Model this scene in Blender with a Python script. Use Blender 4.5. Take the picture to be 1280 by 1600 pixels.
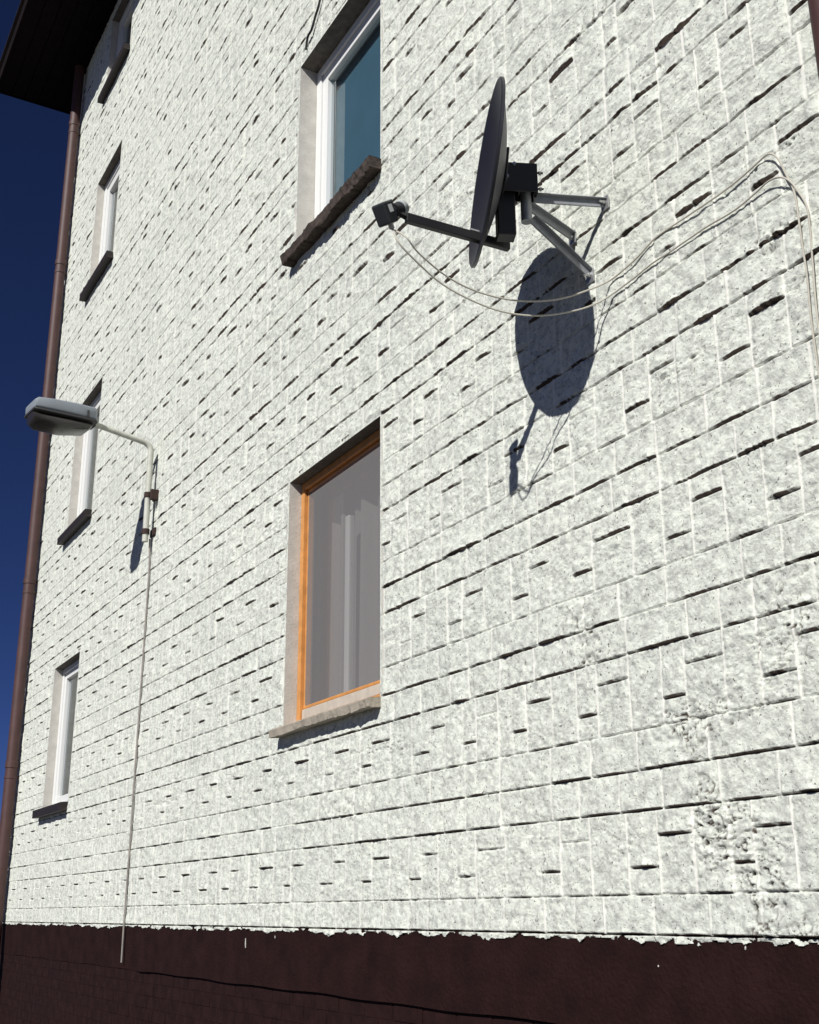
import bpy, bmesh, math
import numpy as np
from mathutils import Vector, Matrix
R = math.radians
scene = bpy.context.scene
for o in list(bpy.data.objects): bpy.data.objects.remove(o)

# ------------------------------------------------------------------ camera
EYE = 1.60                      # eye height above the ground; the wall is the plane y = 0, its outside is -y
CAM = Vector((0.0, -2.6, EYE))
F, YAW, PITCH, ROLL = 1853.26, 1.056337, 0.3240975, -0.0077794
fw = Vector((-math.sin(YAW)*math.cos(PITCH), math.cos(YAW)*math.cos(PITCH), math.sin(PITCH)))
r0 = Vector((math.cos(YAW), math.sin(YAW), 0)); u0 = r0.cross(fw)
rt = r0*math.cos(ROLL) + u0*math.sin(ROLL); up = u0*math.cos(ROLL) - r0*math.sin(ROLL)
cd = bpy.data.cameras.new('camera'); cam = bpy.data.objects.new('camera', cd)
scene.collection.objects.link(cam); scene.camera = cam
cd.sensor_fit = 'VERTICAL'; cd.sensor_height = 24.0; cd.lens = F/1600*24.0
cd.clip_start = 0.05; cd.clip_end = 3000
m = Matrix((rt, up, -fw)).transposed().to_4x4(); m.translation = CAM
cam.matrix_world = m

# ------------------------------------------------------------------ sky, sun, exposure
SUN = Vector((0.56, -1.0, 0.86)).normalized()
el = math.asin(SUN.z); az = math.atan2(SUN.x, SUN.y)
w = bpy.data.worlds.new('World'); scene.world = w; w.use_nodes = True
nt = w.node_tree; bg = nt.nodes['Background']
sky = nt.nodes.new('ShaderNodeTexSky'); sky.sky_type = 'NISHITA'; sky.sun_disc = False
sky.sun_elevation = el; sky.sun_rotation = az
sky.altitude = 2500; sky.air_density = 0.45; sky.dust_density = 0.0; sky.ozone_density = 10.0
tint = nt.nodes.new('ShaderNodeMix'); tint.data_type = 'RGBA'; tint.blend_type = 'MULTIPLY'; tint.inputs[0].default_value = 1
tint.inputs[7].default_value = (0.97, 0.83, 1.0, 1)      # the deep violet blue of this sky
nt.links.new(sky.outputs[0], tint.inputs[6]); nt.links.new(tint.outputs[2], bg.inputs[0]); bg.inputs[1].default_value = 0.05
sd = bpy.data.lights.new('sun', 'SUN'); sd.energy = 5.0; sd.angle = R(0.5); sd.color = (1.0, 0.985, 0.945)
so = bpy.data.objects.new('sun', sd); scene.collection.objects.link(so)
so.rotation_euler = SUN.to_track_quat('Z', 'Y').to_euler(); so.location = (0, 0, 20)
vs = scene.view_settings
vs.view_transform = 'Standard'; vs.look = 'None'; vs.gamma = 1; vs.use_curve_mapping = False
vs.exposure = 0.02
scene.render.resolution_x = 819; scene.render.resolution_y = 1024

# ------------------------------------------------------------------ helpers
rng = np.random.default_rng(7)
COL = scene.collection

def pt(px, py, D):
    """A place D metres out from the wall, measured from a pixel of the 1280x1600 photograph."""
    v = fw*F + rt*(px-640) - up*(py-800)
    return CAM + v*((2.6-D)/v.y)

def empty(name, loc, label, cat, group=None):
    o = bpy.data.objects.new(name, None); COL.objects.link(o); o.location = loc
    o.empty_display_size = 0.2
    o['label'] = label; o['category'] = cat
    if group: o['group'] = group
    return o

def link(name, bm, mat, parent=None, smooth=False, label=None, recalc=True):
    """bmesh in world coordinates -> ONE mesh object, its origin at the parent's."""
    me = bpy.data.meshes.new(name)
    if recalc: bmesh.ops.recalc_face_normals(bm, faces=bm.faces)
    off = parent_world(parent)
    if off.length: bmesh.ops.translate(bm, verts=bm.verts, vec=-off)
    bm.to_mesh(me); bm.free()
    for p in me.polygons: p.use_smooth = smooth
    me.materials.append(mat)
    o = bpy.data.objects.new(name, me); COL.objects.link(o)
    if parent is not None: o.parent = parent
    if label: o['label'] = label
    if smooth:
        me.set_sharp_from_angle(angle=R(40))
    return o

def parent_world(p):
    v = Vector((0, 0, 0))
    while p is not None: v += Vector(p.location); p = p.parent
    return v

def bx(bm, lo, hi, bevel=0.0):
    vs_ = [bm.verts.new((x, y, z)) for x in (lo[0], hi[0]) for y in (lo[1], hi[1]) for z in (lo[2], hi[2])]
    fs = [bm.faces.new([vs_[i] for i in q]) for q in ((0,1,3,2),(4,6,7,5),(0,4,5,1),(2,3,7,6),(0,2,6,4),(1,5,7,3))]
    if bevel:
        es = {e for f in fs for e in f.edges}
        bmesh.ops.bevel(bm, geom=list(es), offset=bevel, segments=2, affect='EDGES', profile=0.5)

def obx(bm, c, ax, half, bevel=0.0):
    """Oriented box: centre, three axis vectors, three half sizes."""
    a = [Vector(v).normalized() for v in ax]; c = Vector(c)
    vs_ = [bm.verts.new(c + a[0]*sx*half[0] + a[1]*sy*half[1] + a[2]*sz*half[2]) for sx in (-1,1) for sy in (-1,1) for sz in (-1,1)]
    fs = [bm.faces.new([vs_[i] for i in q]) for q in ((0,1,3,2),(4,6,7,5),(0,4,5,1),(2,3,7,6),(0,2,6,4),(1,5,7,3))]
    if bevel:
        es = {e for f in fs for e in f.edges}
        bmesh.ops.bevel(bm, geom=list(es), offset=bevel, segments=2, affect='EDGES', profile=0.5)

def frame_of(d):
    d = Vector(d).normalized()
    h = Vector((0, 0, 1)) if abs(d.z) < 0.9 else Vector((1, 0, 0))
    a = d.cross(h).normalized(); return a, d.cross(a).normalized()

def tube(bm, pts, r, n=10, cap=True):
    """Tube along points; r a number or one per point."""
    pts = [Vector(p) for p in pts]; rs = r if hasattr(r, '__len__') else [r]*len(pts)
    rings = []; a = None
    for i, p in enumerate(pts):
        d = (pts[min(i+1, len(pts)-1)] - pts[max(i-1, 0)]).normalized()
        if a is None: a, b = frame_of(d)
        else:
            a = (a - d*a.dot(d)).normalized(); b = d.cross(a).normalized()
        rings.append([bm.verts.new(p + (a*math.cos(t) + b*math.sin(t))*rs[i]) for t in [2*math.pi*k/n for k in range(n)]])
    for q, s in zip(rings, rings[1:]):
        for k in range(n): bm.faces.new((q[k], q[(k+1) % n], s[(k+1) % n], s[k]))
    if cap: bm.faces.new(rings[0][::-1]); bm.faces.new(rings[-1])

def spline(P, n=12):
    """Catmull-Rom through points."""
    P = [Vector(p) for p in P]; out = []
    Q = [P[0]*2-P[1]] + P + [P[-1]*2-P[-2]]
    for i in range(1, len(Q)-2):
        for k in range(n):
            t = k/n
            out.append(0.5*((2*Q[i]) + (Q[i+1]-Q[i-1])*t + (2*Q[i-1]-5*Q[i]+4*Q[i+1]-Q[i+2])*t*t + (3*Q[i]-Q[i-1]-3*Q[i+1]+Q[i+2])*t**3))
    return out + [P[-1]]

# ------------------------------------------------------------------ materials
def mat(name, col, rough=0.6, metal=0.0, var=0.0, scale=8.0, bump=0.0, bscale=60.0, spec=0.5):
    m = bpy.data.materials.new(name); m.use_nodes = True; t = m.node_tree; b = t.nodes['Principled BSDF']
    b.inputs['Base Color'].default_value = (*col, 1); b.inputs['Roughness'].default_value = rough
    b.inputs['Metallic'].default_value = metal; b.inputs['Specular IOR Level'].default_value = spec
    co = t.nodes.new('ShaderNodeTexCoord')
    if var:
        n = t.nodes.new('ShaderNodeTexNoise'); n.inputs['Scale'].default_value = scale; n.inputs['Detail'].default_value = 6
        n.inputs['Roughness'].default_value = 0.65
        t.links.new(co.outputs['Object'], n.inputs['Vector'])
        r = t.nodes.new('ShaderNodeValToRGB'); t.links.new(n.outputs['Fac'], r.inputs['Fac'])
        r.color_ramp.elements[0].position = 0.3; r.color_ramp.elements[1].position = 0.7
        r.color_ramp.elements[0].color = (*[c*(1-var) for c in col], 1)
        r.color_ramp.elements[1].color = (*[min(1, c*(1+var)) for c in col], 1)
        t.links.new(r.outputs['Color'], b.inputs['Base Color'])
    if bump:
        n2 = t.nodes.new('ShaderNodeTexNoise'); n2.inputs['Scale'].default_value = bscale; n2.inputs['Detail'].default_value = 5
        t.links.new(co.outputs['Object'], n2.inputs['Vector'])
        bp = t.nodes.new('ShaderNodeBump'); bp.inputs['Strength'].default_value = bump; bp.inputs['Distance'].default_value = 0.01
        t.links.new(n2.outputs['Fac'], bp.inputs['Height']); t.links.new(bp.outputs['Normal'], b.inputs['Normal'])
    return m

M = {
 'plaster': mat('white_plaster', (0.54, 0.515, 0.465), 0.9, var=0.14, scale=9, bump=0.25, bscale=70),
 'plinth': mat('brown_plinth_paint', (0.0185, 0.0072, 0.0068), 0.8, var=0.35, scale=6, bump=0.6, bscale=60, spec=0.10),
 'plinth_brick': mat('brown_painted_brick', (0.0185, 0.0072, 0.0070), 0.8, var=0.35, scale=12, bump=0.4, bscale=35, spec=0.12),
 'side': mat('side_render', (0.6, 0.58, 0.54), 0.95, var=0.06),
 'roof': mat('roof_sheet', (0.05, 0.03, 0.028), 0.6, var=0.2),
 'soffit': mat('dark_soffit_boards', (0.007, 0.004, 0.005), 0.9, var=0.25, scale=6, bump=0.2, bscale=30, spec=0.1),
 'pipe': mat('brown_pipe_paint', (0.066, 0.029, 0.026), 0.6, var=0.2, scale=7),
 'pvc': mat('white_pvc', (0.78, 0.78, 0.76), 0.35),
 'orange': mat('varnished_orange_wood', (0.58, 0.26, 0.075), 0.4, var=0.2, scale=14),
 'sill_tin': mat('brown_tin_sill', (0.016, 0.010, 0.010), 0.6, var=0.3, scale=20),
 'sill_old': mat('weathered_brown_sill', (0.046, 0.032, 0.025), 0.9, var=0.6, scale=26, bump=0.8, bscale=45),
 'sill_conc': mat('beige_concrete_sill', (0.33, 0.29, 0.235), 0.9, var=0.25, scale=18, bump=0.5, bscale=60),
 'graphite': mat('graphite_paint', (0.019, 0.019, 0.025), 0.45, var=0.1, scale=9),
 'black': mat('black_steel', (0.010, 0.010, 0.012), 0.5),
 'steel': mat('galvanised_steel', (0.30, 0.31, 0.33), 0.5, metal=0.35, var=0.15, scale=30),
 'bolt': mat('bright_zinc', (0.6, 0.6, 0.6), 0.3, metal=0.8),
 'lnb': mat('dark_plastic', (0.022, 0.026, 0.030), 0.5),
 'lens': mat('pale_feed_cap', (0.42, 0.44, 0.44), 0.35),
 'sticker': mat('white_sticker', (0.75, 0.75, 0.75), 0.6),
 'coax': mat('cream_cable', (0.50, 0.47, 0.40), 0.5, var=0.1),
 'blackcable': mat('black_cable', (0.012, 0.012, 0.013), 0.6),
 'pole': mat('cream_painted_pole', (0.50, 0.50, 0.44), 0.6, var=0.15, scale=20),
 'rail': mat('worn_pale_rail', (0.50, 0.44, 0.37), 0.6, var=0.15, scale=15),
 'conduit': mat('grey_conduit', (0.27, 0.245, 0.22), 0.7, var=0.25, scale=12),
 'rust': mat('rusty_clamp', (0.035, 0.017, 0.013), 0.85, var=0.4, scale=40),
 'lamp': mat('grey_lamp_casing', (0.22, 0.245, 0.275), 0.5, var=0.06),
 'lampdark': mat('lamp_rim', (0.035, 0.033, 0.035), 0.6),
 'curtain': mat('grey_net_curtain', (0.42, 0.39, 0.375), 0.95),
 'lintel': mat('dark_lintel', (0.13, 0.115, 0.10), 0.95, var=0.3, scale=20, bump=0.4, bscale=60),  # darker than the plastered reveal
 'blind': mat('blue_roller_blind', (0.058, 0.150, 0.215), 0.8, var=0.08, scale=3),
 'room': mat('room_walls', (0.10, 0.095, 0.09), 0.9),
 'ground': mat('courtyard_ground', (0.060, 0.058, 0.052), 0.95, var=0.25, scale=1.5, bump=0.4, bscale=20),
}

def glass_mat(name, tint, refl_ior, clear):
    m = bpy.data.materials.new(name); m.use_nodes = True; t = m.node_tree; t.nodes.clear()
    o = t.nodes.new('ShaderNodeOutputMaterial'); mx = t.nodes.new('ShaderNodeMixShader')
    # Schlick reflectance, the same from both sides of the thin pane
    f0 = ((refl_ior-1)/(refl_ior+1))**2
    ge = t.nodes.new('ShaderNodeNewGeometry'); dt = t.nodes.new('ShaderNodeVectorMath'); dt.operation = 'DOT_PRODUCT'
    t.links.new(ge.outputs['Incoming'], dt.inputs[0]); t.links.new(ge.outputs['Normal'], dt.inputs[1])
    def mth(op, a, b=None):
        n = t.nodes.new('ShaderNodeMath'); n.operation = op
        for i, v in enumerate((a, b)):
            if v is None: continue
            if isinstance(v, (int, float)): n.inputs[i].default_value = v
            else: t.links.new(v, n.inputs[i])
        return n.outputs[0]
    fr = mth('ADD', mth('MULTIPLY', mth('POWER', mth('SUBTRACT', 1.0, mth('ABSOLUTE', dt.outputs['Value'])), 5.0), 1-f0), f0)
    g = t.nodes.new('ShaderNodeBsdfGlossy'); g.inputs['Roughness'].default_value = 0.01; g.inputs['Color'].default_value = (*tint, 1)
    tr = t.nodes.new('ShaderNodeBsdfTransparent'); tr.inputs['Color'].default_value = (clear, clear*1.01, clear, 1)
    t.links.new(fr, mx.inputs[0]); t.links.new(tr.outputs[0], mx.inputs[1]); t.links.new(g.outputs[0], mx.inputs[2])
    t.links.new(mx.outputs[0], o.inputs[0]); return m
M['glass'] = glass_mat('window_glass', (0.9, 0.97, 1.0), 2.1, 0.85)

def screen_mat():
    m = bpy.data.materials.new('fly_screen_mesh'); m.use_nodes = True; t = m.node_tree; t.nodes.clear()
    o = t.nodes.new('ShaderNodeOutputMaterial'); mx = t.nodes.new('ShaderNodeMixShader'); mx.inputs[0].default_value = 0.56
    d = t.nodes.new('ShaderNodeBsdfDiffuse'); d.inputs['Color'].default_value = (0.255, 0.243, 0.245, 1)
    tr = t.nodes.new('ShaderNodeBsdfTransparent')
    t.links.new(tr.outputs[0], mx.inputs[1]); t.links.new(d.outputs[0], mx.inputs[2]); t.links.new(mx.outputs[0], o.inputs[0]); return m
M['screen'] = screen_mat()

def stone_mat():
    """White masonry paint over split stone; attribute r = bare mortar and shade painted in under ledges, g = smooth cream pointing."""
    m = bpy.data.materials.new('white_painted_split_stone'); m.use_nodes = True; t = m.node_tree; b = t.nodes['Principled BSDF']
    N, L = t.nodes.new, t.links.new
    b.inputs['Roughness'].default_value = 0.88; b.inputs['Specular IOR Level'].default_value = 0.3
    co = N('ShaderNodeTexCoord')
    n1 = N('ShaderNodeTexNoise'); n1.inputs['Scale'].default_value = 26; n1.inputs['Detail'].default_value = 8; n1.inputs['Roughness'].default_value = 0.7
    n2 = N('ShaderNodeTexNoise'); n2.inputs['Scale'].default_value = 0.9; n2.inputs['Detail'].default_value = 4
    n3 = N('ShaderNodeTexNoise'); n3.inputs['Scale'].default_value = 95; n3.inputs['Detail'].default_value = 3
    for n in (n1, n2, n3): L(co.outputs['Object'], n.inputs['Vector'])
    r1 = N('ShaderNodeValToRGB'); e = r1.color_ramp.elements
    e[0].position = 0.30; e[0].color = (0.42, 0.43, 0.405, 1); e[1].position = 0.56; e[1].color = (0.79, 0.815, 0.73, 1)
    L(n1.outputs['Fac'], r1.inputs['Fac'])
    r2 = N('ShaderNodeValToRGB'); e = r2.color_ramp.elements
    e[0].position = 0.32; e[0].color = (0.90, 0.90, 0.90, 1); e[1].position = 0.68; e[1].color = (1.0, 0.995, 0.985, 1)
    L(n2.outputs['Fac'], r2.inputs['Fac'])
    mu = N('ShaderNodeMix'); mu.data_type = 'RGBA'; mu.blend_type = 'MULTIPLY'; mu.inputs[0].default_value = 1
    L(r1.outputs['Color'], mu.inputs[6]); L(r2.outputs['Color'], mu.inputs[7])
    r3 = N('ShaderNodeValToRGB'); e = r3.color_ramp.elements     # small chips where the paint has gone
    e[0].position = 0.305; e[0].color = (1, 1, 1, 1); e[1].position = 0.35; e[1].color = (0, 0, 0, 1)
    L(n3.outputs['Fac'], r3.inputs['Fac'])
    chip = N('ShaderNodeMix'); chip.data_type = 'RGBA'; L(r3.outputs['Color'], chip.inputs[0])
    L(mu.outputs[2], chip.inputs[6]); chip.inputs[7].default_value = (0.16, 0.15, 0.14, 1)
    at = N('ShaderNodeVertexColor'); at.layer_name = 'finish'
    sp = N('ShaderNodeSeparateColor'); L(at.outputs['Color'], sp.inputs[0])
    g = N('ShaderNodeMix'); g.data_type = 'RGBA'; L(sp.outputs['Green'], g.inputs[0]); L(chip.outputs[2], g.inputs[6]); g.inputs[7].default_value = (0.82, 0.80, 0.73, 1)
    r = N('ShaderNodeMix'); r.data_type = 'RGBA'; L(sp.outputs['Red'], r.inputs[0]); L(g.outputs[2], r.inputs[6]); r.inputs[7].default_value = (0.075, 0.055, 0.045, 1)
    L(r.outputs[2], b.inputs['Base Color'])
    nb = N('ShaderNodeTexNoise'); nb.inputs['Scale'].default_value = 55; nb.inputs['Detail'].default_value = 8; nb.inputs['Roughness'].default_value = 0.68
    L(co.outputs['Object'], nb.inputs['Vector'])
    bp = N('ShaderNodeBump'); bp.inputs['Distance'].default_value = 0.0115
    inv = N('ShaderNodeMath'); inv.operation = 'MULTIPLY_ADD'; inv.inputs[1].default_value = -0.75; inv.inputs[2].default_value = 0.85
    L(sp.outputs['Green'], inv.inputs[0]); L(inv.outputs[0], bp.inputs['Strength'])
    L(nb.outputs['Fac'], bp.inputs['Height']); L(bp.outputs['Normal'], b.inputs['Normal'])
    return m
M['stone'] = stone_mat()

# ------------------------------------------------------------------ ground
gm = bmesh.new()
vs4 = [gm.verts.new(v) for v in ((-900, -900, 0), (900, -900, 0), (900, 900, 0), (-900, 900, 0))]; gm.faces.new(vs4)
go = link('ground', gm, M['ground']); go['kind'] = 'structure'

# ------------------------------------------------------------------ the building
XL, XR = -13.25, 3.0            # ends of the facade
ZS = EYE + 10.10                # underside of the eaves
DEPTH = 9.0
bld = empty('apartment_building', (XL, 0, 0), 'apartment building faced in white painted rough split stone over a dark brown plinth', 'building')
Z0 = EYE - 0.075                # bottom of the first stone course

# window openings: x0, x1, z0, z1
OPEN = {
 'low': (-6.01, -4.885, EYE+0.945, EYE+2.372),
 'high': (-6.01, -4.885, EYE+3.885, EYE+5.300),
 'a': (-11.60, -10.67, EYE+0.915, EYE+2.245),
 'b': (-11.60, -10.67, EYE+3.590, EYE+4.975),
 'c': (-11.60, -10.67, EYE+6.345, EYE+7.710),
 'd': (-11.60, -10.67, EYE+8.900, EYE+9.95),
}

# ---- course pattern: two regular courses, then a band of mixed stones, repeating every 0.518 m
lines = [Z0]; kinds = []
z = Z0; lines.append(Z0+0.120); kinds.append('reg'); z = Z0+0.120
seq = [('mix', 0.259), ('reg', 0.1285), ('reg', 0.1305)]
k = 0
while z < ZS+0.2:
    kd, hh = seq[k % 3]; z += hh; lines.append(z); kinds.append(kd); k += 1
lines = np.array(lines)

# ---- grid lines
def xgrid():
    xs = [XR]; x = XR
    while x > XL:
        rr = x*x + 2.6*2.6
        dx = min(max(0.85*rr/3083.0, 0.0042), 0.021)
        if x > -1.75: dx = 0.03 if x > -1.4 else 0.012
        x -= dx; xs.append(x)
    xs = np.array(xs)
    for o in OPEN.values():
        for xe in o[:2]:
            for d in (0.0,):
                xs[np.abs(xs-xe).argmin()] = xe
    xs[-1] = XL
    return np.unique(xs)
def zgrid():
    zz = [Z0-0.050+0.002*i for i in range(16)]
    for i, kd in enumerate(kinds):
        a, b = lines[i], lines[i+1]; near = a < EYE+2.9
        jo = [-0.019, -0.0145, -0.011, -0.0075, -0.0045, -0.0015, 0.0015, 0.0045, 0.0075] if near else [-0.019, -0.013, -0.008, -0.003, 0.002, 0.007]
        zz += [a+j for j in jo]
        if kd == 'reg':
            n = 14 if near else 6
            zz += list(np.linspace(a+0.012, b-0.023, n))
        else:
            n = 62 if near else 36
            zz += list(np.linspace(a+0.011, b-0.022, n))
    zz = np.array(sorted(zz))
    for o in OPEN.values():
        for ze in o[2:]:
            zz[np.abs(zz-ze).argmin()] = ze
    return np.unique(zz)
XS, ZZ = xgrid(), zgrid()
ZZ = ZZ[ZZ < ZS]; ZZ = np.append(ZZ, ZS)
nx, nz = len(XS), len(ZZ)

def vnoise(lx, lz, seed, ox=0.0):
    g = np.random.default_rng(seed)
    X = (XS-XS[0])/lx; Zc = (ZZ-ZZ[0])/lz
    ix = X.astype(int); iz = Zc.astype(int); fx = X-ix; fz = Zc-iz
    fx = fx*fx*(3-2*fx); fz = fz*fz*(3-2*fz)
    tab = g.standard_normal((iz.max()+2, ix.max()+2)).astype(np.float32)
    a = tab[np.ix_(iz, ix)]; b = tab[np.ix_(iz, ix+1)]; c = tab[np.ix_(iz+1, ix)]; d = tab[np.ix_(iz+1, ix+1)]
    return (a*(1-fx)+b*fx)*(1-fz)[:, None] + (c*(1-fx)+d*fx)*fz[:, None]

def n1d(x, lam, seed):
    g = np.random.default_rng(seed); t = (x-XL)/lam; i = t.astype(int); f = t-i; f = f*f*(3-2*f)
    tab = g.standard_normal(i.max()+3); return tab[i]*(1-f)+tab[i+1]*f

H = np.full((nz, nx), -0.003, np.float32)          # relief towards the viewer, metres
BARE_SHADE = np.zeros((nz, nx), np.float32)               # bare mortar, plus shade painted dark under the overhangs
CRM = np.zeros((nz, nx), np.float32)               # smooth cream pointing

def stone(x0, x1, z0, z1, big=1.0):
    """One split stone: bulges most along its bottom edge, fades at its ends; bare mortar and painted shade in the gap below it."""
    j = 0.004
    i0, i1 = np.searchsorted(XS, [x0+j, x1-j]); k0, k1 = np.searchsorted(ZZ, [z0+0.001, z1-0.0035])
    if i1-i0 < 2 or k1-k0 < 1: return
    xx = XS[i0:i1]; u = (xx-x0)/(x1-x0); v = ((ZZ[k0:k1]-z0)/(z1-z0))[:, None]
    q = rng.random()
    A = big*(0.0070*rng.random()**1.5 + 0.0040) if q > 0.10 else big*0.0025*rng.random()
    if rng.random() < 0.06: A = big*(0.0095+0.005*rng.random())
    if z0 > EYE+2.4: A *= 1-0.30*min((z0-EYE-2.4)/2.5, 1)      # less overhang and less dark underside higher up
    if x0 < -6.5: A *= 1-0.22*min((-6.5-x0)/2.5, 1)
    c = 0.5+0.25*rng.standard_normal()*0.6; c = min(max(c, 0.2), 0.8)
    uu = np.where(u < c, u/c, (1-u)/(1-c))
    spin = np.clip(uu*(1.05+0.6*rng.random()), 0, 1)**(0.9+0.8*rng.random())
    spin = 0.30+0.70*spin
    wob = 1+0.30*n1d(xx, 0.03, int(rng.integers(1e6)))+0.25*n1d(xx, 0.011, int(rng.integers(1e6)))
    spin = np.clip(spin, 0, 1.2)
    low_ = np.clip(1-(ZZ[k0:k1]-z0)/0.022, 0, 1)[:, None]
    face = spin[None, :]*(1+(wob-1)[None, :]*low_)
    spin = np.clip(spin*wob, 0, 1.4)
    base = 0.0032+0.0011*rng.standard_normal()
    tx, tz = 0.002*rng.standard_normal(2)
    prof = 0.12+0.88*np.clip(1-v, 0, 1)**(1.1+1.5*rng.random())
    edge = np.clip(np.minimum(u, 1-u)*(x1-x0)/0.014, 0, 1)
    h = base*edge + A*np.clip(face, 0, 1.4)*prof + (tx*(u-0.5)+tz*(v-0.5))*edge
    top = np.clip((1-v)*(z1-z0)/0.010, 0, 1)**0.7
    h = h*top + 0.0005
    H[k0:k1, i0:i1] = h
    # gap and underside, coloured darker with the overhang to deepen its shade
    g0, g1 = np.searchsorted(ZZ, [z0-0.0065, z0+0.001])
    if k1 > k0: BARE_SHADE[k0, i0:i1] = np.clip((A*spin-0.003)/0.003, 0, 1)
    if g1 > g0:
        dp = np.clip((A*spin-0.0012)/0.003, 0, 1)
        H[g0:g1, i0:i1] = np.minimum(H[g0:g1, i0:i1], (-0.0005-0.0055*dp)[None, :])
        BARE_SHADE[g0:g1, i0:i1] = np.maximum(BARE_SHADE[g0:g1, i0:i1], (dp**0.7)[None, :])

def joint(xj, z0, z1, wj=0.0045, hgt=0.0042):
    i0, i1 = np.searchsorted(XS, [xj-wj, xj+wj]); k0, k1 = np.searchsorted(ZZ, [z0-0.002, z1+0.002])
    if i1 <= i0: i1 = i0+1
    i1 = min(i1, nx)
    hh = hgt+0.0012*rng.standard_normal()
    s = 0.55+0.45*rng.random()
    H[k0:k1, i0:i1] = hh; CRM[k0:k1, i0:i1] = s; BARE_SHADE[k0:k1, i0:i1] = 0

prev = []
for i, kd in enumerate(kinds):
    a, b = lines[i], lines[i+1]
    if a > ZS: break
    if kd == 'reg':
        js = [XR+0.1-0.2*rng.random()]
        while js[-1] > XL-0.3:
            wd = rng.choice([0.215, 0.25, 0.25, 0.33, 0.16]) + 0.012*rng.standard_normal()
            x = js[-1]-wd
            for pj in prev:                      # some joints run on from the course below
                if abs(pj-x) < 0.02: x = pj
            js.append(x)
        for x1, x0 in zip(js, js[1:]):
            stone(x0, x1, a, b, 1.1)
        for x in js: joint(x, a, b)
        prev = js
    else:
        x = XR+0.1-0.3*rng.random(); h = b-a; js = []
        while x > XL-0.3:
            wa = 0.17+0.05*rng.standard_normal()*0.5; wb = 0.165+0.025*rng.standard_normal(); wc = 0.125+0.02*rng.standard_normal()
            # upper-split pair (right), lower-split pair (left), then one tall stone
            stone(x-wb, x, a, a+h*0.69, 0.35); stone(x-wb, x, a+h*0.69, b, 1.15); joint(x, a, b)
            stone(x-wb-wc, x-wb, a, a+h*0.32, 0.35); stone(x-wb-wc, x-wb, a+h*0.32, b, 1.05); joint(x-wb, a, b)
            stone(x-wb-wc-wa, x-wb-wc, a, b, 0.5); joint(x-wb-wc, a, b)
            js += [x, x-wb]; x -= wa+wb+wc
        prev = js
# the strip of stone below the first line that hangs over the plinth paint
stone_k = np.searchsorted(ZZ, Z0-0.006)
H[:stone_k, :] = 0.004+0.003*vnoise(0.03, 0.012, 91)[:stone_k]
BARE_SHADE[:stone_k, :] = 0

# rough split relief on the stone faces (not on the smooth pointing)
rough = 0.0030*vnoise(0.075, 0.06, 1)+0.0024*vnoise(0.034, 0.024, 2)+0.0017*vnoise(0.017, 0.012, 3)+0.0010*vnoise(0.008, 0.006, 4)
ridge = -np.abs(vnoise(0.11, 0.07, 5))*0.003+0.002
keep = 1-0.85*np.clip(CRM, 0, 1)-0.5*BARE_SHADE
H += (rough*0.50+ridge*0.4)*np.clip(keep, 0.1, 1)
# pits, mostly in a few crumbling patches
def patch(cx, cz, rx, rz, ang=0.0):
    X = XS[None, :]-cx; Zc = ZZ[:, None]-EYE-cz; c, s = math.cos(ang), math.sin(ang)
    return np.exp(-(((X*c+Zc*s)/rx)**2+((-X*s+Zc*c)/rz)**2))
crumble = (patch(-3.05, 3.43, 0.75, 0.045, 0.01)+patch(-2.25, 1.99, 0.20, 0.05)+patch(-2.79, 0.30, 0.055, 0.20)+patch(-2.83, 0.52, 0.12, 0.05)+0.5*patch(-2.36, 0.88, 0.12, 0.14)+patch(-2.70, 0.22, 0.12, 0.10)+patch(-2.58, 0.10, 0.10, 0.10, -0.6)+patch(-2.55, 0.05, 0.09, 0.07, -0.7)
           + 0.55*patch(-2.40, 0.72, 0.22, 0.12)+patch(-2.75, 0.56, 0.25, 0.06)+patch(-3.30, 0.92, 0.10, 0.08)+patch(-2.75, 2.95, 0.10, 0.03)+patch(-2.45, -0.06, 0.28, 0.035)
           + patch(-5.0, 3.80, 0.25, 0.06)+patch(-3.4, 1.02, 0.12, 0.05))
crumble += 0.55*np.clip(vnoise(0.5, 0.06, 31)-1.3, 0, 1)
pn = vnoise(0.011, 0.0055, 11)*0.85+vnoise(0.024, 0.012, 12)*0.65
pit = np.clip(pn-2.10+1.25*np.clip(crumble, 0, 1), 0, 0.8)/0.8
H += np.clip(crumble, 0, 1)*(0.0030*vnoise(0.040, 0.018, 41)+0.0022*vnoise(0.014, 0.008, 42))
cb = np.clip(crumble*1.5-0.35+0.45*vnoise(0.05, 0.04, 52), 0, 1)
crack = np.clip((0.11-np.abs(vnoise(0.055, 0.034, 51)+0.35*vnoise(0.016, 0.011, 53)))/0.07, 0, 1)*cb
pit = np.maximum(pit, 0.75*crack)
H -= 0.0105*pit*(1-0.7*CRM)
BARE_SHADE = np.maximum(BARE_SHADE, np.clip((pit-0.2)*2.2, 0, 1)*np.clip(crumble*1.6, 0.0, 1))
# plain, levelled margins round the windows
for (x0, x1, z0, z1) in OPEN.values():
    dx = np.maximum(np.maximum(x0-XS, XS-x1), 0)[None, :]; dz = np.maximum(np.maximum(z0-ZZ, ZZ-z1), 0)[:, None]
    dd = np.sqrt(dx*dx+dz*dz); t = np.clip((dd-0.006)/0.035, 0, 1); t = t*t*(3-2*t)
    H = H*t+0.0045*(1-t); BARE_SHADE *= t

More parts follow.
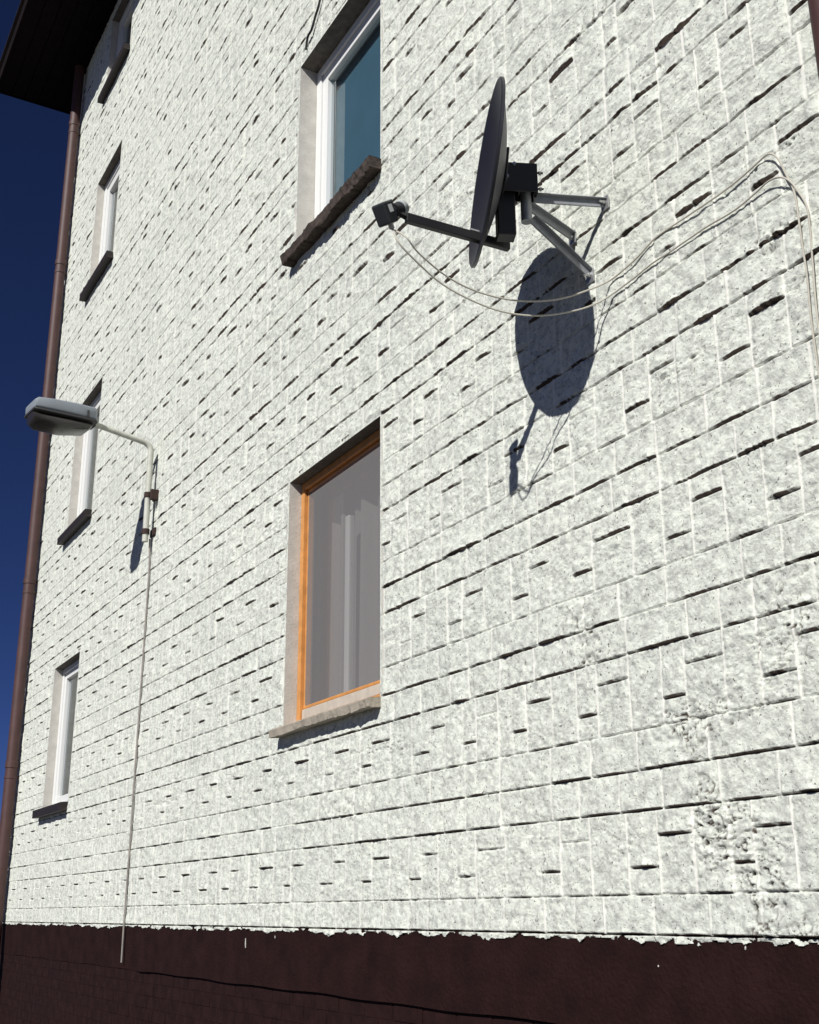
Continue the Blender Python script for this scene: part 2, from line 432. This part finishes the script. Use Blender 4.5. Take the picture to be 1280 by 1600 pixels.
def grid_mesh():
    Xg, Zg = np.meshgrid(XS, ZZ)
    co = np.stack([Xg-XL, -H, Zg], -1).reshape(-1, 3).astype(np.float32)
    # ragged lower edge of the white paint
    k0 = int(np.searchsorted(ZZ, Z0-0.004))
    drip = 0.020+0.006*n1d(XS, 0.16, 71)+0.005*n1d(XS, 0.045, 72)+0.004*n1d(XS, 0.018, 73)
    drip = np.clip(drip, 0.004, 0.072)
    low = Z0-drip
    idx = np.arange(nz*nx).reshape(nz, nx)
    q = np.stack([idx[:-1, :-1], idx[:-1, 1:], idx[1:, 1:], idx[1:, :-1]], -1)
    xc = 0.5*(XS[1:]+XS[:-1]); zc = 0.5*(ZZ[1:]+ZZ[:-1])
    ok = np.ones((nz-1, nx-1), bool)
    for (x0, x1, z0, z1) in OPEN.values():
        ok &= ~((xc > x0) & (xc < x1) & ((zc > z0) & (zc < z1))[:, None])
    lowc = 0.5*(low[1:]+low[:-1])
    ok &= zc[:, None] > lowc[None, :]
    q = q[ok]
    used = np.unique(q); remap = np.full(nz*nx, -1, np.int64); remap[used] = np.arange(len(used))
    co = co[used]; q = remap[q].astype(np.int32)
    me = bpy.data.meshes.new('facade_wall')
    me.vertices.add(len(co)); me.vertices.foreach_set('co', co.ravel())
    me.loops.add(q.size); me.loops.foreach_set('vertex_index', q.ravel())
    me.polygons.add(len(q)); me.polygons.foreach_set('loop_start', np.arange(0, q.size, 4, dtype=np.int32))
    me.polygons.foreach_set('use_smooth', np.ones(len(q), bool))
    me.update(calc_edges=True)
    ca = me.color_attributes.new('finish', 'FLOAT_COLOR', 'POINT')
    c4 = np.zeros((len(co), 4), np.float32); c4[:, 0] = np.clip(BARE_SHADE.reshape(-1)[used], 0, 1); c4[:, 1] = CRM.reshape(-1)[used]; c4[:, 3] = 1
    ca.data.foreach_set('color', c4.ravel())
    me.materials.append(M['stone'])
    return me
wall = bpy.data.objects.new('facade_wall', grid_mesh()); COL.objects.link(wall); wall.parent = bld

# plinth: a rendered band, and below a groove the painted bricks
bm = bmesh.new(); zb = EYE-0.372
xs_ = np.linspace(XL, XR, 140)
top = [bm.verts.new((x, 0.0005, Z0+0.02)) for x in xs_]
bot = [bm.verts.new((x, -0.002 if x > -8.35 else 0.0105, zb+0.002*math.sin(x*3.1)+0.003*math.sin(x*7.7))) for x in xs_]
bkt = [bm.verts.new((v.co.x, 0.02, v.co.z)) for v in bot]
for A_, B_ in ((top, bot), (bot, bkt)):
    for i in range(len(xs_)-1): bm.faces.new((A_[i], A_[i+1], B_[i+1], B_[i]))
pl = link('plinth', bm, M['plinth'], bld)
bm = bmesh.new()
row = 0; z = zb-0.004
while z > -0.05:                 # brick courses of the plinth foot, each brick a slightly uneven face
    z1 = z; z0 = z-0.066
    x = XR - (0.13 if row % 2 else 0.0)
    while x > XL:
        xa = max(x-0.25, XL); yy = 0.0135+0.0006*rng.standard_normal()
        bx(bm, (xa, yy, z0), (x-0.008, 0.03, z1))
        x -= 0.26
    z -= 0.076; row += 1
bx(bm, (XL, 0.016, -0.06), (XR, 0.04, zb+0.04))
link('plinth_foot', bm, M['plinth_brick'], pl)
# white paint runs on the plinth
for (px, py0, py1, r) in ((384, 1466, 1481, 0.0045), (1029, 1508, 1511, 0.003), (430, 1462, 1466, 0.003), (1165, 1478, 1484, 0.003)):
    bm = bmesh.new(); a_, b_ = pt(px, py0, 0.001), pt(px, py1, 0.001)
    tube(bm, [a_, a_.lerp(b_, 0.6), b_], [r*0.5, r, r*0.7], 6)
    link('paint_drip', bm, M['plaster'], pl)

# body of the building behind the facade
bm = bmesh.new()
bx(bm, (XL, 0.045, 0), (XL+0.25, DEPTH, ZS)); bx(bm, (XR-0.25, 0.045, 0), (XR, DEPTH, ZS)); bx(bm, (XL+0.25, DEPTH-0.25, 0), (XR-0.25, DEPTH, ZS))
link('side_wall', bm, M['side'], bld)
for xa in (XL+0.02, XR-0.2):
    bm = bmesh.new(); bx(bm, (xa, 0.0, Z0-0.05), (xa+0.18, 0.045, ZS)); link('corner_return', bm, M['plaster'], bld)
# roof with boarded eaves
OV, VG = 0.90, 0.50
bm = bmesh.new()
nb = 6
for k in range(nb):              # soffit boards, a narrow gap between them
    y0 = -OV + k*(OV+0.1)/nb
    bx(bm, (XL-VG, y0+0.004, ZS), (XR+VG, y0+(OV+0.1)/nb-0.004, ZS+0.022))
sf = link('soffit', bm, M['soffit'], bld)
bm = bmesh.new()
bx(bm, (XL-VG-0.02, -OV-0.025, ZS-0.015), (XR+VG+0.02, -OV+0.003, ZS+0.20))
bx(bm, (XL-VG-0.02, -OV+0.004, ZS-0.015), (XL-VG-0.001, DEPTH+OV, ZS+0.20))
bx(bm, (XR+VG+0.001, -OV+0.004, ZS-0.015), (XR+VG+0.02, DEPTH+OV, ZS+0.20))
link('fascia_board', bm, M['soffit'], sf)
bm = bmesh.new()
ym = DEPTH/2; zt = ZS+0.205
P_ = [(-OV-0.06, zt), (ym, zt+2.6), (DEPTH+OV, zt), (DEPTH+OV, zt-0.17), (0.02, zt-0.17), (-OV-0.06, zt-0.01)]
for xe in (XL-VG-0.05, XR+VG+0.05):
    pass
A_ = [bm.verts.new((XL-VG-0.05, y, z)) for y, z in P_]; B_ = [bm.verts.new((XR+VG+0.05, y, z)) for y, z in P_]
bm.faces.new(A_); bm.faces.new(B_[::-1])
for i in range(len(P_)): bm.faces.new((A_[i], A_[(i+1) % len(P_)], B_[(i+1) % len(P_)], B_[i]))
link('roof', bm, M['roof'], bld)

# ------------------------------------------------------------------ windows
def ring(bm, x0, x1, z0, z1, y0, y1, w, bev=0.004):
    """Rectangular frame of four butted bars."""
    bx(bm, (x0, y0, z0), (x0+w, y1, z1), bev); bx(bm, (x1-w, y0, z0), (x1, y1, z1), bev)
    bx(bm, (x0+w, y0, z0), (x1-w, y1, z0+w), bev); bx(bm, (x0+w, y0, z1-w), (x1-w, y1, z1), bev)

def window(key, label, fmat, rec, fw_, sill_mat, sill_d, sill_h, sill_over, kind):
    x0, x1, z0, z1 = OPEN[key]
    e = bpy.data.objects.new('window', None); COL.objects.link(e); e.parent = bld
    e.location = Vector((x0, 0, z0))-Vector(bld.location); e['label'] = label; e.empty_display_size = 0.1
    # plastered reveal
    bm = bmesh.new(); t = 0.03; y0, y1 = -0.0045, rec+0.09
    bx(bm, (x0-t, y0+0.0, z0-t), (x0, y1, z1+t)); bx(bm, (x1, y0, z0-t), (x1+t, y1, z1+t))
    bx(bm, (x0, y0, z0-t), (x1, y1, z0))
    for v in bm.verts:
        if v.co.y < 0: v.co.y = -0.0042
    link('reveal', bm, M['plaster'], e)
    bm = bmesh.new(); bx(bm, (x0, -0.0038, z1), (x1, y1, z1+t)); link('lintel', bm, M['lintel'], e)
    # outer frame and sash
    bm = bmesh.new(); ring(bm, x0+0.001, x1-0.001, z0+0.001, z1-0.001, rec, rec+0.06, fw_*0.55)
    f = link('frame', bm, fmat, e)
    s = fw_*0.55+0.004
    bm = bmesh.new()
    if kind == 'screen':
        bx(bm, (x0+s, rec+0.012, z0+s), (x1-s, rec+0.055, z0+s+0.055), 0.005)
        link('bottom_rail', bm, M['rail'], e); bm = bmesh.new()
        ring(bm, x0+s, x1-s, z0+s+0.057, z1-s, rec+0.020, rec+0.055, 0.018)
        link('sash', bm, fmat, e)
        g0, g1 = s+0.018, 0.018+s
        bm = bmesh.new(); V_ = [bm.verts.new(q) for q in ((x0+g0, rec+0.022, z0+s+0.07), (x1-g0, rec+0.022, z0+s+0.07), (x1-g0, rec+0.022, z1-g1), (x0+g0, rec+0.022, z1-g1))]
        bm.faces.new(V_); link('fly_screen', bm, M['screen'], e)
        # inner white sash bar seen through the screen
        bm = bmesh.new(); xm = x0+0.40
        bx(bm, (xm, rec+0.09, z0+0.06), (xm+0.045, rec+0.13, z1-0.30), 0.006); link('inner_sash_bar', bm, M['pvc'], e)
        gy = rec+0.10; gz0, gz1, gx0, gx1 = z0+0.04, z1-0.04, x0+0.03, x1-0.03
    else:
        w2 = fw_*0.62
        ring(bm, x0+s, x1-s, z0+s, z1-s, rec+0.014, rec+0.066, w2)
        link('sash', bm, fmat, e)
        gy = rec+0.045; gx0, gx1, gz0, gz1 = x0+s+w2-0.004, x1-s-w2+0.004, z0+s+w2-0.004, z1-s-w2+0.004
    bm = bmesh.new(); V_ = [bm.verts.new(q) for q in ((gx0, gy, gz0), (gx1, gy, gz0), (gx1, gy, gz1), (gx0, gy, gz1))]; bm.faces.new(V_)
    link('pane', bm, M['glass'], e, recalc=False)
    # room lining and net curtain behind
    bm = bmesh.new(); a, b = (x0-0.25, rec+0.10, z0-0.25), (x1+0.25, rec+1.6, z1+0.2)
    q = [bm.verts.new((x, y, z)) for x in (a[0], b[0]) for y in (a[1], b[1]) for z in (a[2], b[2])]
    for ff in ((0,1,3,2), (4,6,7,5), (0,4,5,1)[:0] or (2,3,7,6), (0,2,6,4), (1,5,7,3)): bm.faces.new([q[i] for i in ff])
    link('room', bm, M['room'], e)
    if kind in ('screen', 'net'):
        bm = bmesh.new(); n = 90; cy = rec+(0.20 if kind == 'screen' else 0.16)
        c1 = [bm.verts.new((x0-0.05+(x1-x0+0.1)*i/n, cy+0.030*math.sin(i*0.62+0.5*math.sin(i*0.21))+0.018*math.sin(i*0.27+1), z0-0.1)) for i in range(n+1)]
        c2 = [bm.verts.new((v.co.x, cy+(v.co.y-cy)*0.75, z1+0.1)) for v in c1]
        for i in range(n): bm.faces.new((c1[i], c1[i+1], c2[i+1], c2[i]))
        link('curtain', bm, M['curtain'], e, smooth=True)
    if kind == 'blind':
        bm = bmesh.new(); bx(bm, (gx0-0.03, gy+0.043, gz0-0.03), (gx1+0.03, gy+0.046, gz1+0.03)); link('blind', bm, M['blind'], e)  # opaque blind, gives the pane its blue
    # sill
    bm = bmesh.new(); xl, xr = x0-sill_over, x1+sill_over*0.4
    n = 60 if sill_mat in ('sill_old', 'sill_conc') else 2
    amp = {'sill_old': 0.013, 'sill_conc': 0.0035}.get(sill_mat, 0.0)
    sec = []
    kr = np.ones(7)/7; J = np.stack([np.convolve(rng.standard_normal(n+1+6), kr, 'valid')*2.2+0.35*rng.standard_normal(n+1) for _ in range(4)], 1)
    for i in range(n+1):
        x = xl+(xr-xl)*i/n
        j = [amp*g for g in J[i]]
        if sill_mat == 'sill_old' and x > x1-0.28: j[0] += 0.022*rng.random(); j[1] += 0.02*rng.random()
        yf = -sill_d
        prof = [(rec, z0+0.012), (yf+0.01, z0-0.006+abs(j[0])*0.5), (yf+j[2]*0.4, z0-0.012+j[0]*0.4), (yf+0.004+j[1]*0.5, z0-sill_h+j[1]), (yf+0.012, z0-sill_h+j[3]*0.8), (0.005, z0-sill_h+0.004)]
        if not amp: prof = [(rec, z0+0.012), (yf+0.004, z0-0.003), (yf, z0-0.006), (yf, z0-sill_h), (yf+0.006, z0-sill_h), (0.005, z0-sill_h+0.006)]
        sec.append([bm.verts.new((x, y, z)) for y, z in prof])
    for A_, B_ in zip(sec, sec[1:]):
        for i in range(len(A_)-1): bm.faces.new((A_[i], A_[i+1], B_[i+1], B_[i]))
    bm.faces.new(sec[0]); bm.faces.new(sec[-1][::-1])
    # keep the part inside the opening between the jambs
    for v in bm.verts:
        if v.co.y > 0.006 and v.co.x < x0: v.co.x = x0+0.001
        if v.co.y > 0.006 and v.co.x > x1: v.co.x = x1-0.001
    link('sill', bm, M[sill_mat], e)

window('low', 'lower wide window with orange wooden frame, grey fly screen and beige concrete sill', M['orange'], 0.070, 0.078, 'sill_conc', 0.075, 0.050, 0.035, 'screen')
window('high', 'upper wide window with white plastic frame, blue blind behind glass and ragged brown sill', M['pvc'], 0.115, 0.115, 'sill_old', 0.085, 0.070, 0.045, 'blind')
for key, rc, lab in (('a', 0.09, 'lowest narrow stair window near the far corner, clear of the street lamp'), ('b', 0.11, 'narrow stair window partly hidden behind the street lamp head'),
                 ('c', 0.14, 'narrow stair window above the street lamp, second from the eaves'), ('d', 0.14, 'topmost narrow stair window tucked under the eaves')):
    window(key, lab, M['pvc'], 0.075, rc, 'sill_tin', 0.075, 0.075, 0.085, 'net')

# ------------------------------------------------------------------ drainpipes
def drainpipe(x, D, r, z0, z1, label, offset_top=False):
    e = empty('drainpipe', (x, -D, z0), label, 'drainpipe', 'brown drainpipes on the facade')
    bm = bmesh.new(); tube(bm, [(x, -D, z0), (x, -D, z1)], r, 20); link('pipe', bm, M['pipe'], e, True)
    z = z0+1.05
    while z < z1-0.3:
        bm = bmesh.new(); tube(bm, [(x, -D, z-0.035), (x, -D, z-0.03), (x, -D, z+0.03), (x, -D, z+0.035)], [r+0.001, r+0.007, r+0.007, r+0.001], 20); link('pipe_joint', bm, M['pipe'], e, True)
        bm = bmesh.new(); tube(bm, [(x, -D, z-0.14), (x, -D, z-0.115)], r+0.005, 20)
        bx(bm, (x-0.012, -D+r, z-0.138), (x+0.012, 0.002, z-0.117)); link('pipe_bracket', bm, M['pipe'], e)
        z += 1.95
drainpipe(-12.80, 0.086, 0.060, 0.05, ZS-0.002, 'brown drainpipe running up the far left corner of the building to the eaves')
drainpipe(-1.885, 0.085, 0.055, 0.05, ZS-0.002, 'dark brown drainpipe cut off by the upper right edge of the view')

# ------------------------------------------------------------------ satellite dish
C = pt(756.5, 273, 0.485)
AZ, ELV = R(24.0), R(5.8)
n_ = Vector((-math.sin(AZ)*math.cos(ELV), -math.cos(AZ)*math.cos(ELV), math.sin(ELV)))
h_ = Vector((math.cos(AZ), -math.sin(AZ), 0)); v_ = n_.cross(h_); v_ = v_ if v_.z > 0 else -v_
dish = empty('satellite_dish', pt(925, 432, 0.0), 'dark grey satellite dish on a tripod bracket, its oval shadow on the white wall', 'satellite dish')
W2, H2, DP = 0.365, 0.326, 0.066
bm = bmesh.new()
def dishpt(rr, t, off): return C + h_*(W2*rr*math.cos(t)) + v_*(H2*rr*math.sin(t)) + n_*(DP*(rr*rr-1)+off)
nr, na = 14, 72
def shell(off, rmax):
    rows = [[bm.verts.new(dishpt(0, 0, off))]]
    for i in range(1, nr+1): rows.append([bm.verts.new(dishpt(rmax*i/nr, 2*math.pi*k/na, off)) for k in range(na)])
    for k in range(na): bm.faces.new((rows[0][0], rows[1][k], rows[1][(k+1) % na]))
    for A_, B_ in zip(rows[1:], rows[2:]):
        for k in range(na): bm.faces.new((A_[k], B_[k], B_[(k+1) % na], A_[(k+1) % na]))
    return rows[-1]
e1 = shell(0.0, 1.0); e2 = shell(-0.004, 1.0)
lip1 = [bm.verts.new(dishpt(1.018, 2*math.pi*k/na, -0.006)) for k in range(na)]; lip2 = [bm.verts.new(dishpt(1.018, 2*math.pi*k/na, -0.016)) for k in range(na)]
for A_, B_ in ((e1, lip1), (lip1, lip2), (lip2, e2)):
    for k in range(na): bm.faces.new((A_[k], B_[k], B_[(k+1) % na], A_[(k+1) % na]))
link('reflector', bm, M['graphite'], dish, True)
# tripod wall bracket
foot = [pt(949, 319, 0.0), pt(898, 373, 0.0), pt(926, 433, 0.0)]
tx_ = (foot[0].x+foot[1].x)/2-0.004
tz0, tz1 = pt(820, 345, 0.303).z, pt(828, 264, 0.303).z
T0 = Vector((tx_, -0.303, tz0)); T1 = Vector((tx_, -0.303, tz1))
bm = bmesh.new(); tube(bm, [T0-Vector((0, 0, 0.012)), T1+Vector((0, 0, 0.02))], 0.021, 18); link('mast_tube', bm, M['steel'], dish, True)
tops = [T0+Vector((0.015, 0.02, 0.085)), T0+Vector((-0.015, 0.02, 0.07)), T0+Vector((0, 0.02, 0.008))]
for f_, t_ in zip(foot, tops):
    bm = bmesh.new(); d = (f_-t_).normalized(); L = (f_-t_).length
    side = d.cross(Vector((0, 0, 1))).normalized(); upv = side.cross(d)
    c_ = t_.lerp(f_-Vector((0, 0.006, 0)), 0.5)
    obx(bm, c_, (d, side, upv), (L/2-0.006, 0.0035, 0.016), 0.001)          # angle iron: web and flange
    obx(bm, c_+side*0.012+upv*0.0145, (d, side, upv), (L/2-0.006, 0.0085, 0.0015))
    lg = link('bracket_leg', bm, M['steel'], dish)
    bm = bmesh.new(); bx(bm, (f_.x-0.022, -0.014, f_.z-0.028), (f_.x+0.022, -0.008, f_.z+0.028), 0.002)
    tube(bm, [f_+Vector((0.004, -0.014, 0)), f_+Vector((0.004, -0.026, 0))], 0.009, 6)
    tube(bm, [f_+Vector((0.004, -0.026, 0)), f_+Vector((0.004, -0.040, 0))], 0.005, 8)
    link('foot_plate', bm, M['bolt'], lg)
# clamp on the mast, mounting plate, and the arm
nh = Vector((n_.x, n_.y, 0)).normalized()
back = C - n_*(DP+0.012)
Tm = Vector((tx_, -0.303, back.z+0.015))
bm = bmesh.new()
for s_ in (-1, 1): obx(bm, Tm.lerp(back, 0.45)+h_*0.034*s_, (nh, h_, (0, 0, 1)), ((Tm-back).length/2+0.018, 0.003, 0.062), 0.002)
obx(bm, Tm-nh*0.036, (nh, h_, (0, 0, 1)), (0.004, 0.045, 0.055), 0.003)
obx(bm, Tm+nh*0.030, (nh, h_, (0, 0, 1)), (0.004, 0.045, 0.055), 0.003)
for zz_ in (-0.035, 0.035):
    tube(bm, [Tm+h_*0.036-nh*0.062+Vector((0, 0, zz_)), Tm+h_*0.036+nh*0.05+Vector((0, 0, zz_))], 0.0042, 8)
    tube(bm, [Tm-h_*0.036-nh*0.062+Vector((0, 0, zz_)), Tm-h_*0.036+nh*0.05+Vector((0, 0, zz_))], 0.0042, 8)
tube(bm, [T1+Vector((0, 0, 0.010)), T1+Vector((0, 0, 0.026))], 0.026, 16)
cl = link('mast_clamp', bm, M['black'], dish)
nuts = [(Tm+h_*0.036*s_-nh*0.046+Vector((0, 0, zz_)), -nh*0.008, 0.0085) for zz_ in (-0.035, 0.035) for s_ in (-1, 1)]
nuts += [(back+h_*0.037+Vector((0, 0, -0.02)), h_*0.008, 0.008), (back+h_*0.037+Vector((0, 0, 0.035))-nh*0.03, h_*0.007, 0.007)]
for q, dq, rq in nuts:
    bm = bmesh.new(); tube(bm, [q, q+dq], rq, 6); link('clamp_nut', bm, M['bolt'], cl)
armb = pt(790, 384, 0.345)
bm = bmesh.new()
obx(bm, Vector((back.x, back.y, 0))*0.55+Vector((armb.x, armb.y, 0))*0.45+Vector((0, 0, (armb.z-0.012+back.z+0.05)/2)), (nh, h_, (0, 0, 1)), (0.034, 0.030, (back.z+0.05-armb.z+0.012)/2), 0.004)
obx(bm, back+n_*0.006, (n_, h_, v_), (0.005, 0.085, 0.075), 0.003)
link('mounting_plate', bm, M['black'], dish)
arme = pt(640, 342, 0.745)
bm = bmesh.new(); d = (arme-armb).normalized(); sd_ = d.cross(Vector((0, 0, 1))).normalized()
obx(bm, armb.lerp(arme, 0.5), (d, sd_, sd_.cross(d)), ((arme-armb).length/2+0.015, 0.012, 0.018), 0.003)
link('feed_arm', bm, M['black'], dish)
bm = bmesh.new(); q = armb.lerp(arme, 0.34); obx(bm, q+sd_.cross(d)*0.022, (d, sd_, sd_.cross(d)), (0.018, 0.013, 0.004), 0.001)
link('arm_highlight', bm, M['bolt'], dish)  # bright piece added for the highlight where the arm crosses the dish
# twin LNB: body, neck, feed cap towards the dish, holder ring and two sockets
Lc = pt(602, 334, 0.85); Fc = pt(626, 326, 0.765)
ld = (Fc-Lc).normalized(); ls = ld.cross(Vector((0, 0, 1))).normalized(); lu = ls.cross(ld)
bm = bmesh.new(); obx(bm, Lc, (ld, ls, lu), (0.034, 0.028, 0.040), 0.007)
ln = link('converter', bm, M['lnb'], dish)
bm = bmesh.new(); tube(bm, [Lc+ld*0.030, Lc+ld*0.05, Lc+ld*0.085, Lc+ld*0.105], [0.021, 0.020, 0.020, 0.027], 18); link('neck', bm, M['lnb'], ln, True)
bm = bmesh.new(); tube(bm, [Lc+ld*0.1055, Lc+ld*0.110, Lc+ld*0.128, Lc+ld*0.133], [0.028, 0.030, 0.030, 0.026], 20); link('feed_cap', bm, M['lens'], ln, True)
bm = bmesh.new(); tube(bm, [Lc+ld*0.058, Lc+ld*0.080], 0.027, 18); obx(bm, (Lc+ld*0.069).lerp(arme, 0.6), ((Lc+ld*0.069-arme), ls, ld), ((Lc+ld*0.069-arme).length*0.38, 0.012, 0.011), 0.002)
tube(bm, [Lc+ld*0.069+lu*0.026, Lc+ld*0.069+lu*0.042], 0.006, 8)
link('holder', bm, M['black'], ln)
vw = (CAM-Lc).normalized()
# the face of the body that looks at the street carries a small white sticker
cand = max((ls, -ls), key=lambda a_: a_.dot(vw))
bm = bmesh.new(); obx(bm, Lc+cand*0.0286+lu*0.012+ld*0.004, (ld, cand, lu), (0.013, 0.0006, 0.014)); link('sticker', bm, M['sticker'], ln)
bm = bmesh.new(); s1, s2 = Lc-lu*0.040-ld*0.004+ls*0.012, Lc-lu*0.040+ld*0.020-ls*0.010
for q in (s1, s2): tube(bm, [q, q-lu*0.018], 0.007, 8)
link('socket', bm, M['bolt'], ln)

# ------------------------------------------------------------------ cables
def cable(name, P, r, mt, label, cat, group=None):
    pts_ = spline([pt(*q) if len(q) == 3 and isinstance(q, tuple) else q for q in P], 10)
    bm = bmesh.new(); tube(bm, pts_, r, 8)
    o = link(name, bm, mt, None, True); o['label'] = label; o['category'] = cat
    if group: o['group'] = group
    # origin on the cable itself
    v0 = Vector(pts_[-1]); o.data.transform(Matrix.Translation(-v0)); o.location = v0
    return o
cable('coaxial_cable', [s2-lu*0.016, (634, 370, 0.80), (655, 396, 0.74), (700, 433, 0.61), (750, 457, 0.48), (810, 470, 0.34), (870, 468, 0.21), (920, 453, 0.09), (953, 438, 0.020),
      (975, 421, 0.016), (998, 400, 0.012), (1024, 372, 0.012), (1060, 347, 0.013), (1090, 327, 0.014), (1125, 303, 0.014), (1155, 280, 0.016), (1182, 256, 0.02), (1200, 241, 0.026), (1214, 246, 0.03), (1227, 270, 0.024), (1241, 300, 0.018), (1250, 355, 0.016), (1254, 385, 0.014), (1261, 430, 0.014), (1267, 494, 0.014), (1274, 545, 0.014), (1283, 605, 0.014), (1296, 700, 0.014), (1312, 830, 0.014)],
      0.0033, M['coax'], 'upper cream cable sagging from the dish feed and looping highest on the wall', 'cable', 'cables from the satellite dish')
cable('coaxial_cable', [s1-lu*0.016, (620, 374, 0.82), (640, 398, 0.77), (690, 443, 0.63), (750, 475, 0.48), (800, 490, 0.36), (850, 493, 0.25), (900, 485, 0.14), (932, 474, 0.06), (959, 458, 0.018),
      (990, 435, 0.012), (1020, 411, 0.012), (1048, 393, 0.013), (1071, 377, 0.014), (1105, 354, 0.014), (1147, 329, 0.016), (1180, 302, 0.016), (1200, 284, 0.022), (1218, 277, 0.028), (1234, 283, 0.026), (1250, 303, 0.02), (1261, 324, 0.016), (1266, 360, 0.014), (1270, 412, 0.014), (1275, 475, 0.014), (1283, 540, 0.014), (1294, 620, 0.014), (1316, 800, 0.014)],
      0.0033, M['coax'], 'lower cream cable sagging from the dish feed, running beneath its twin', 'cable', 'cables from the satellite dish')
cable('hanging_cable', [(508, -60, 0.02), (500, 0, 0.022), (493, 25, 0.024), (487, 46, 0.026), (481, 58, 0.022), (478, 78, 0.016)], 0.008, M['blackcable'], 'short black cable hanging down to the corner of the upper wide window', 'cable')

# ------------------------------------------------------------------ street lamp on its wall pole
PX = -8.64
lampo = empty('street_lamp', (PX, -0.06, EYE+2.70), 'grey cobra head street lamp on a bent cream pole fixed to the wall', 'street lamp')
z_arm = EYE+3.50
bm = bmesh.new()
zt_ = EYE+3.54
bend = [Vector((PX, -0.07, EYE+2.72)), Vector((PX, -0.07, EYE+3.0)), Vector((PX, -0.07, zt_-0.075))]
for k in range(1, 9):
    a_ = k/8*R(84); bend.append(Vector((PX, -0.07-0.075*(1-math.cos(a_)), zt_-0.075+0.075*math.sin(a_))))
ae = Vector((-8.60, -0.57, EYE+3.60))
bend.append(ae); 
tube(bm, bend, [0.0235]*(len(bend)-1)+[0.020], 14); link('pole', bm, M['pole'], lampo, True)
for zc_ in (EYE+2.80, EYE+3.10):
    bm = bmesh.new()
    tube(bm, [(PX, -0.07, zc_-0.02), (PX, -0.07, zc_+0.02)], 0.031, 14); bx(bm, (PX-0.05, -0.02, zc_-0.03), (PX+0.06, 0.002, zc_+0.03), 0.003)
    if zc_ > EYE+3: bx(bm, (PX+0.035, -0.065, zc_-0.05), (PX+0.070, -0.004, zc_+0.035), 0.004)
    link('pole_clamp', bm, M['rust'], lampo)
# head: axis runs from the arm end outwards; rounded box casing above, glass bowl below
a0 = ae+Vector((0.0, 0.02, 0.0)); a1 = Vector((-8.54, -1.05, EYE+3.575))
ax = (a1-a0); LL = ax.length; ax.normalize(); sx_ = Vector((1, 0, 0)); sx_ = (sx_-ax*sx_.dot(ax)).normalized(); zx = ax.cross(sx_); zx = zx if zx.z > 0 else -zx
def section(bm, t, wd, zt2, zb2, n=20, power=0.55):
    c_ = a0+ax*(t*LL); out = []
    for k in range(n):
        th = 2*math.pi*k/n; cx_, sy_ = math.cos(th), math.sin(th)
        px_ = math.copysign(abs(cx_)**power, cx_)*wd; pz_ = math.copysign(abs(sy_)**power, sy_)
        out.append(bm.verts.new(c_+sx_*px_+zx*((zt2+zb2)/2+pz_*(zt2-zb2)/2)))
    return out
def loft(rings, bm):
    for q, s in zip(rings, rings[1:]):
        n = len(q)
        for k in range(n): bm.faces.new((q[k], q[(k+1) % n], s[(k+1) % n], s[k]))
    bm.faces.new(rings[0][::-1]); bm.faces.new(rings[-1])
bm = bmesh.new()
loft([section(bm, *q, 28, 0.28) for q in ((0.0, 0.06, 0.05, -0.04), (0.015, 0.095, 0.08, -0.02), (0.05, 0.112, 0.094, -0.012), (0.35, 0.122, 0.098, -0.006), (0.7, 0.126, 0.096, -0.002), (0.93, 0.124, 0.088, 0.0), (0.975, 0.114, 0.072, 0.002), (0.985, 0.10, 0.06, 0.006))], bm)
link('casing', bm, M['lamp'], lampo, True)
bm = bmesh.new()
loft([section(bm, *q, 28, 0.28) for q in ((0.01, 0.10, -0.013, -0.034), (0.05, 0.122, -0.011, -0.032), (0.94, 0.130, -0.002, -0.022), (0.995, 0.112, 0.003, -0.014))], bm)
link('rim', bm, M['lampdark'], lampo, True)
bowl = bpy.data.materials.new('smoked_lamp_bowl'); bowl.use_nodes = True; bb = bowl.node_tree.nodes['Principled BSDF']
bb.inputs['Base Color'].default_value = (0.03, 0.026, 0.025, 1); bb.inputs['Roughness'].default_value = 0.25; bb.inputs['Transmission Weight'].default_value = 0.0
bm = bmesh.new()
loft([section(bm, *q, 20, 0.8) for q in ((0.06, 0.07, -0.030, -0.06), (0.14, 0.105, -0.028, -0.100), (0.5, 0.118, -0.024, -0.130), (0.88, 0.116, -0.020, -0.120), (0.965, 0.10, -0.016, -0.085), (0.985, 0.06, -0.014, -0.045))], bm)
link('bowl', bm, bowl, lampo, True)
bm = bmesh.new(); obx(bm, a0+ax*(0.17*LL)+zx*0.02+sx_*0.116, (ax, sx_, zx), (0.008, 0.006, 0.03), 0.002); link('latch', bm, M['lampdark'], lampo)
# conduit from the pole's foot down to the plinth
cable('conduit', [Vector((PX-0.01, -0.03, EYE+2.75)), Vector((PX-0.015, -0.018, EYE+2.5)), Vector((PX-0.03, -0.016, EYE+1.9)), Vector((PX-0.04, -0.017, EYE+1.2)), Vector((PX-0.055, -0.016, EYE+0.5)), Vector((PX-0.07, -0.016, EYE+0.0)), Vector((PX-0.085, -0.012, EYE-0.33))],
      0.0075, M['conduit'], 'thin pale conduit running down the wall from the lamp pole to the brown plinth', 'conduit')
